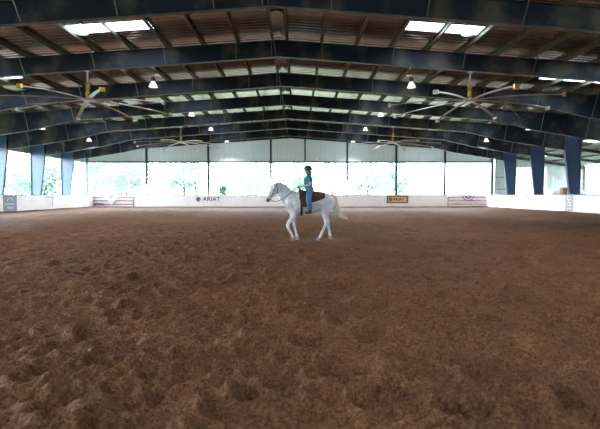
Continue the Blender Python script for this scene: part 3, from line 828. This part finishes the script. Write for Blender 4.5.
# far fore: straight under
leg([H(185,262,.15,.075,.10),H(180,285,.15,.058,.068),H(178,305,.15,.047,.050),H(178,318,.15,.045,.048),H(181,335,.15,.030,.036),H(186,354,.15,.029,.034),H(189,366,.15,.035,.040),H(192,376,.15,.034,.038)])
# near hind reaching forward under the belly
leg([H(318,255,-.15,.09,.14),H(317,275,-.15,.065,.09),H(320,292,-.15,.046,.062),H(322,304,-.15,.045,.06),H(316,320,-.15,.034,.042),H(305,343,-.15,.031,.036),H(297,360,-.15,.037,.042),H(291,370,-.15,.034,.038)])
# far hind trailing
leg([H(322,255,.14,.09,.13),H(322,275,.14,.065,.085),H(328,293,.14,.046,.06),H(331,305,.14,.044,.058),H(333,322,.14,.033,.040),H(338,345,.14,.030,.035),H(340,358,.14,.036,.040),H(342,366,.14,.034,.038)])
mb.loft([H(285,246,0,.07,.06),H(297,250,0,.06,.055)])       # sheath / flank
body = organic(mb, 'body', M['horse'], horse, .014, 6)
for (u, v, y, tilt) in ((173,381,-.16,0),(193,381,.15,0),(286.5,379,-.15,0),(344,375,.14,.35)):
    x, z = U(u, v); mb = MB(); mb.lathe([(.062,-.040),(.060,-.02),(.046,.045),(.036,.06)], n=18)
    o = mb.build('hoof', M['hoof'], horse, loc=(x-.012,y,max(z,.040) if tilt == 0 else .062), smooth=True, rot=(0,tilt,0)); o.scale = (1.15,1,1)
for s_ in (-1,1):
    x, z = U(83,157); mb = MB(); mb.ball((x,s_*.108,z), .019, 12, 8); mb.build('eye', M['eye'], horse, smooth=True)
for s_ in (-1,1):
    x, z = U(54.5,200); mb = MB(); mb.ball((x-.004,s_*.05,z), (.012,.008,.016), 10, 8); mb.build('nostril', M['black'], horse, smooth=True)
# mane: short locks lying on the far side and crest
mb = MB(); r = random.Random(3)
crest = [(98,126),(110,123),(125,130),(142,141),(158,155),(172,166),(185,176)]
cz = lambda t_: (np.interp(t_, range(7), [c[0] for c in crest]), np.interp(t_, range(7), [c[1] for c in crest]))
for i in range(90):
    t_ = 6*i/89; u, v = cz(t_); x, z = U(u, v); L = r.uniform(.13,.24)
    sy = r.choice((1,1,1,-1))*.02
    mb.tube([(x,sy*.2,z+.01),(x+.01,sy*2.2,z+.004),(x+.02,sy*4.4,z-L*.5),(x+r.uniform(0,.05),sy*5.3,z-L)], [.016,.016,.012,.004], 5)
for i in range(8):
    x, z = U(94-i*.5, 128); mb.tube([(x,r.uniform(-.03,.03),z),(x-.05,r.uniform(-.03,.03),z+.0),(x-.09,r.uniform(-.04,.04),z-.13)], [.012,.012,.003], 5)
mb.build('mane', M['mane'], horse, smooth=True)
# tail
mb = MB(); r = random.Random(5)
tp = [(332,190),(348,184),(361,196),(365,222),(370,250),(386,272),(405,283),(420,289)]
for i in range(70):
    k = r.uniform(0,1); pts = []; n = len(tp) if k > .35 else len(tp)-r.choice((1,2))
    ang = r.uniform(0,2*PI); sp = r.uniform(.2,1)
    for j in range(n):
        u, v = tp[j]; x, z = U(u, v); w = [.05,.055,.055,.065,.075,.07,.05,.02][j]*sp
        pts.append((x+w*math.cos(ang)+r.uniform(-.006,.006), w*math.sin(ang)*.8, z+w*.9*math.sin(ang+1)+r.uniform(-.006,.006)))
    rs = [.020]*(n-2)+[.013,.004]; mb.tube(pts, rs, 5)
# loose strands falling from the bend
for i in range(10):
    x, z = U(356,222); a = r.uniform(-.05,.05); y = r.uniform(-.06,.06); x2, z2 = U(364+r.uniform(-4,8), 272+r.uniform(-12,12))
    mb.tube([(x+a,y,z),( (x+x2)/2+a*.6,y,(z+z2)/2-.02),(x2,y,z2)], [.014,.013,.003], 5)
mb.build('tail', M['tail'], horse, smooth=True)
# --- tack draped on the body
bv = BVHTree.FromPolygons([v.co.copy() for v in body.data.vertices], [tuple(p.vertices) for p in body.data.polygons])
zc0 = U(0,215)[1]
def skinpt(u, th, off):
    """point on the trunk at station u, angle th from the top (positive = camera side)"""
    x = U(u,0)[0]; o = Vector((x,0,zc0)); d = Vector((0,-math.sin(th),math.cos(th)))
    h = bv.ray_cast(o+d*1.2, -d)
    p = h[0] if h[0] else o+d*.3
    return p+d*off
def drape(name, us, lim0, lim1, off, thick, m_, nth=26, parent=None):
    mb = MB(); vs = []; nu = len(us)
    for i, u in enumerate(us):
        for j in range(nth):
            th = lim0[i]+(lim1[i]-lim0[i])*j/(nth-1); vs.append(skinpt(u, th, off))
    vt = []
    for i, u in enumerate(us):
        for j in range(nth):
            th = lim0[i]+(lim1[i]-lim0[i])*j/(nth-1); vt.append(skinpt(u, th, off+thick))
    n = nu*nth; fs = []
    for i in range(nu-1):
        for j in range(nth-1):
            a, b, c, d = i*nth+j, (i+1)*nth+j, (i+1)*nth+j+1, i*nth+j+1
            fs += [(a,b,c,d),(n+d,n+c,n+b,n+a)]
    for i in range(nu-1):
        fs += [(i*nth,n+i*nth,n+(i+1)*nth,(i+1)*nth),(i*nth+nth-1,(i+1)*nth+nth-1,n+(i+1)*nth+nth-1,n+i*nth+nth-1)]
    for j in range(nth-1):
        fs += [(j,j+1,n+j+1,n+j),((nu-1)*nth+j,n+(nu-1)*nth+j,n+(nu-1)*nth+j+1,(nu-1)*nth+j+1)]
    mb.add(vs+vt, fs); return mb.build(name, m_, parent or horse, smooth=False)
us = list(np.linspace(200,314,20))
def padlim(u): return float(np.interp(u, [200,214,262,300,314], [1.15,1.42,1.52,1.20,1.02]))
tt = [padlim(u) for u in us]
saddle = thing('saddle', 'dark leather western saddle on the horse, under the rider', 'saddle', (HX,HY,0))
pad = thing('saddle_pad', 'black-edged brown patterned saddle pad showing behind the rider on the horse', 'saddle pad', (HX,HY,0))
drape('pad_border', us, [-a for a in tt], tt, .004, .014, M['black'], parent=pad)
us2 = list(np.linspace(212,306,18)); t2 = [padlim(u)-.14 for u in us2]
drape('pad_weave', us2, [-a for a in t2], t2, .018, .010, M['pad'], parent=pad)
# saddle: skirt, fenders, seat, cantle, horn
us3 = list(np.linspace(200,268,14)); t3 = [float(np.interp(u,[200,215,250,268],[.75,.95,.9,.6])) for u in us3]
drape('skirt', us3, [-a for a in t3], t3, .030, .016, M['leather'], parent=saddle)
mb = MB()
mb.loft([H(206,162,0,.13,.05),H(222,166,0,.15,.045),H(240,166,0,.16,.045),H(254,160,0,.17,.055)], n=18); mb.loft([H(259,158,-.15,.05,.03),H(262,153,0,.05,.045),H(259,158,.15,.05,.03)], ref=(1,0,0), n=12)
mb.loft([H(204,166,0,.12,.06),H(203,158,0,.08,.05)]); organic(mb, 'seat', M['leather'], saddle, .014, 3)
mb = MB(); x, z = U(203,158); mb.tube([(x,0,z),(x-.02,0,z+.07)], .02, 10); mb.ball((x-.025,0,z+.085), (.045,.045,.018), 14, 8); mb.build('horn', M['leather'], saddle, smooth=True)
for s_ in (-1,1):
    mb = MB(); us4 = list(np.linspace(205,238,6))
    lo = [.8*-s_]*6; hi = [1.95*-s_]*6
    if lo[0] > hi[0]: lo, hi = hi, lo
    drape('fender', us4, lo, hi, .048, .012, M['leather'], nth=14, parent=saddle)
    us5 = list(np.linspace(205,215,4)); lo = [.8*-s_]*4; hi = [3.14*-s_]*4
    if lo[0] > hi[0]: lo, hi = hi, lo
    drape('cinch', us5, lo, hi, .022, .012, M['black'], nth=24, parent=saddle)
    # stirrup
    x, z = U(240,262); y = s_*.44
    mb = MB(); mb.tube([(x,y,z+.22),(x-.0,y-s_*.055,z+.12),(x,y-s_*.06,z+.01),(x,y+s_*.06,z+.01),(x,y+s_*.055,z+.12),(x,y,z+.22)], .014, 6)
    mb.box(x-.05,x+.05,y-.065,y+.065,z-.008,z+.014); mb.build('stirrup', M['leather'], saddle)
    mb = MB(); p = skinpt(226, -s_*1.5, .06); mb.tube([tuple(p),(p.x+.03,(p.y+y)/2,p.z-.12),(x,y,z+.21)], [.022,.02,.016], 6); mb.build('stirrup_strap', M['leather'], saddle)
# bridle and reins
def strap(mb, pts, s_, off=.012, r=.010):
    out = []
    for u, v in pts:
        x, z = U(u, v); h = bv.ray_cast(Vector((x, s_*1.0, z)), Vector((0,-s_,0)))
        y = h[0].y if h[0] else s_*.05
        out.append((x, y+s_*off, z))
    mb.tube(out, r, 6)
bridle = thing('bridle', 'dark leather bridle with long reins on the horse head', 'bridle', (HX,HY,0))
mb = MB()
for s_ in (-1,1):
    strap(mb, [(97,131),(95,140),(90,152),(85,164),(79,176),(74,187),(70,195)], s_)
    strap(mb, [(91,135),(88,140),(94,143)], s_); strap(mb, [(66,180),(72,184),(78,188)], s_); strap(mb, [(97,133),(103,150),(104,165),(98,176)], s_)
mb.build('headstall', M['leather'], bridle)
mb = MB()
for s_ in (-1,1):
    x, z = U(69,197); mb.tube([(x+.02*math.cos(a),s_*.075,z+.02*math.sin(a)) for a in [2*PI*i/12 for i in range(13)]], .005, 5, cap=False)
mb.build('bit', M['galv'], bridle)
handx, handz = U(197,142)
for s_ in (-1,1):
    p = []
    for (u, v, y) in ((70,198,.085),(80,208,.10),(94,210,.14),(112,204,.17),(135,192,.17),(160,172,.13),(180,155,.07),(196,143,.03)):
        x, z = U(u, v); p.append((x, s_*y, z))
    mb = MB(); mb.tube(p, .008, 6); mb.build('rein', M['leather'], bridle)
    x0, z0 = U(196,144); x1, z1 = U(212,185)
mb = MB(); p = [(U(197,143)[0],-.06,U(197,143)[1]),(U(200,160)[0],-.22,U(200,160)[1]),(U(205,200)[0],-.36,U(205,200)[1]),(U(207,250)[0],-.38,U(207,250)[1])]
mb.tube(p, .010, 6); mb.build('rein_end', M['leather'], bridle)

# ------------------------------------------------------------------ rider
rider = thing('person', 'person in a dark green helmet, teal shirt and jeans riding the white horse', 'person', (HX,HY,0))
def body_lofts(mb, grow=0., parts='all'):
    g = grow
    if parts in ('all','torso'):
        mb.loft([H(246,157,0,.14+g,.125+g),H(244,145,0,.135+g,.125+g),H(241,128,0,.135+g,.13+g),H(240,112,0,.155+g,.135+g),H(241,101,0,.16+g,.11+g),H(241,95,0,.09+g,.06+g)], n=20)
mb = MB(); body_lofts(mb)
mb.loft([H(241,97,0,.05,.05),H(239,86,0,.046,.048)], n=14)                           # neck
mb.loft([H(241,84,0,.062,.07),H(237,76,0,.072,.085),H(237,66,0,.076,.092),H(240,59,0,.065,.075)], n=18)  # head
mb.loft([H(227,77,0,.010,.012),H(224.5,74.5,0,.011,.012),H(227,70,0,.007,.008)], n=8)  # nose
mb.loft([H(228,82,0,.022,.010),H(229,85,0,.025,.014)], n=8)
for s_ in (-1,1):
    mb.loft([H(241,77,s_*.074,.010,.022),H(241,73,s_*.078,.010,.022)], n=8)              # ear
    sh = H(243,102,s_*.155,.055,.055)
    mb.loft([sh,H(248,115,s_*.19,.042,.045),H(249,130,s_*.19,.036,.038),H(244,135,s_*.18,.034,.034),H(228,137,s_*.13,.030,.030),H(212,139,s_*.08,.022,.025),H(205,140,s_*.06,.021,.027)], n=12)
    # hand: palm, four fingers curled round the rein, thumb on top
    mb.loft([H(205,140,s_*.058,.018,.028),H(199,141.5,s_*.05,.019,.034)], n=10)
    for q in range(4):
        dv = (q-1.5)*2.4; Lf = [.9,1.,.95,.8][q]
        mb.loft([H(199,141+dv,s_*.055,.009,.009),H(199-3.6*Lf,141.5+dv,s_*.045,.008,.008),H(199-4*Lf,142.5+dv,s_*.018,.008,.008),H(199-1.2*Lf,143+dv,s_*.008,.007,.007)], n=8, sub=3)
    mb.loft([H(202,137.5,s_*.045,.010,.010),H(198,135.5,s_*.03,.009,.009),H(195,136,s_*.02,.008,.008)], n=8, sub=3)
    # leg
    mb.loft([H(248,158,s_*.12,.085,.085),H(245,176,s_*.27,.08,.085),H(242,198,s_*.385,.062,.062),H(243,215,s_*.415,.052,.056),H(246,236,s_*.425,.038,.04),H(246,250,s_*.43,.034,.036)], n=14)
    mb.loft([H(247,254,s_*.43,.034,.04),H(238,257,s_*.435,.036,.03),H(230,258,s_*.44,.03,.02)], n=10)
organic(mb, 'body', M['skin'], rider, .0065, 2)
mb = MB(); body_lofts(mb, .014)
for s_ in (-1,1): mb.loft([H(241,100,s_*.08,.07,.085),H(243,102,s_*.15,.076,.080),H(246.5,109,s_*.182,.066,.068),H(248.5,117,s_*.192,.060,.062)], n=14)
mb.loft([H(247,163,0,.145,.12),H(246,150,0,.142,.112)])
sh = organic(mb, 'shirt', M['shirt'], rider, .009, 2)
for s_ in (-1,1):
    mb = MB(); mb.loft([H(248.5,119,s_*.191,.044,.047),H(249,130,s_*.191,.040,.042),H(244,135.5,s_*.181,.038,.038),H(238,136,s_*.16,.035,.035)], n=14); organic(mb, 'undersleeve', M['pink'], rider, .008, 1)
mb = MB(); mb.loft([H(248,166,0,.155,.11),H(247,158,0,.148,.128)], n=18)
for s_ in (-1,1):
    mb.loft([H(248,160,s_*.12,.10,.108),H(245,176,s_*.27,.098,.105),H(242,198,s_*.385,.082,.088),H(243,215,s_*.415,.074,.082),H(246,238,s_*.425,.062,.068),H(246,246,s_*.43,.054,.060)], n=16)
organic(mb, 'jeans', M['denim'], rider, .011, 2)
for s_ in (-1,1):
    mb = MB(); mb.loft([H(246,236,s_*.427,.054,.058),H(246,246,s_*.43,.052,.056),H(247,255,s_*.43,.050,.054)], n=14)
    mb.loft([H(250,256.5,s_*.43,.050,.044),H(238,257.5,s_*.435,.052,.042),H(227,258.8,s_*.44,.040,.030)], n=14)
    o = organic(mb, 'boot', M['boot'], rider, .007, 2)
mb = MB(); x, z = U(240,66)
prof = [(.118,-.01),(.120,.02),(.112,.06),(.09,.095),(.055,.118),(.01,.126)]
mb.lathe(prof+[(r_-.012,z_-.010) for r_, z_ in prof[::-1]], n=28)
mb.loft([(-.10,0,.0,.08,.010),(-.142,0,-.010,.055,.007)], n=14)
h = mb.build('helmet', M['helmet'], rider, loc=(x,0,z), smooth=True); h.scale = (1.18,.96,1.22)
mb = MB()
for s_ in (-1,1): mb.tube([(x+.02,s_*.093,z+.0),(x-.01,s_*.085,z-.09),(x-.03,s_*.03,z-.155),(x-.03,0,z-.16)], .006, 6)
mb.build('chin_strap', M['black'], rider)
mb = MB(); x, z = U(247,72); mb.loft([(x,0,z,.07,.045),(x+.02,0,z-.06,.06,.035),(x+.03,0,z-.13,.035,.025),(x+.035,0,z-.2,.012,.012)], n=14); mb.build('hair', M['hair'], rider, smooth=True)
for s_ in (-1,1):
    x, z = U(227.6,72.5); mb = MB(); mb.ball((x+.006,s_*.03,z), (.006,.010,.006), 8, 6); mb.build('eye', M['eye'], rider)
x, z = U(226.5,79); mb = MB(); mb.ball((x+.006,0,z), (.006,.022,.005), 8, 6); mb.build('mouth', mat('lips',(.5,.16,.14),.5), rider)

# ------------------------------------------------------------------ light, sky, camera
w = bpy.data.worlds.new('World'); S.world = w; w.use_nodes = True; nt = w.node_tree
bg = nt.nodes['Background']
tc = nt.nodes.new('ShaderNodeTexCoord'); sep = nt.nodes.new('ShaderNodeSeparateXYZ'); nt.links.new(tc.outputs['Generated'], sep.inputs[0])
cr = nt.nodes.new('ShaderNodeValToRGB'); e = cr.color_ramp.elements
e[0].position = 0; e[0].color = (.93,1,.98,1); e[1].position = .8; e[1].color = (.62,.78,1,1)
nt.links.new(sep.outputs['Z'], cr.inputs['Fac']); nt.links.new(cr.outputs['Color'], bg.inputs['Color'])
mr = nt.nodes.new('ShaderNodeMapRange'); mr.inputs['From Min'].default_value = -.9; mr.inputs['From Max'].default_value = .3
mr.inputs['To Min'].default_value = 24; mr.inputs['To Max'].default_value = 9.5
nt.links.new(sep.outputs['X'], mr.inputs['Value']); nt.links.new(mr.outputs['Result'], bg.inputs['Strength'])
cd = bpy.data.cameras.new('camera'); cam = bpy.data.objects.new('camera', cd); COL.objects.link(cam)
cd.sensor_width = 36; cd.lens = 36*433/600
cam.location = (.8, 0, 1.5); cam.rotation_euler = (PI/2-math.atan(19.5/433), 0, -math.atan(3/433))
S.camera = cam
S.view_settings.view_transform = 'Standard'; S.view_settings.look = 'None'; S.view_settings.gamma = 1; S.view_settings.exposure = 0
S.cycles.max_bounces = 8; S.cycles.diffuse_bounces = 5; S.cycles.glossy_bounces = 4; S.cycles.transmission_bounces = 5
S.cycles.caustics_reflective = False; S.cycles.caustics_refractive = False
S.cycles.sample_clamp_indirect = 8
try: S.cycles.use_denoising = True; S.cycles.denoiser = 'OPENIMAGEDENOISE'
except Exception: pass
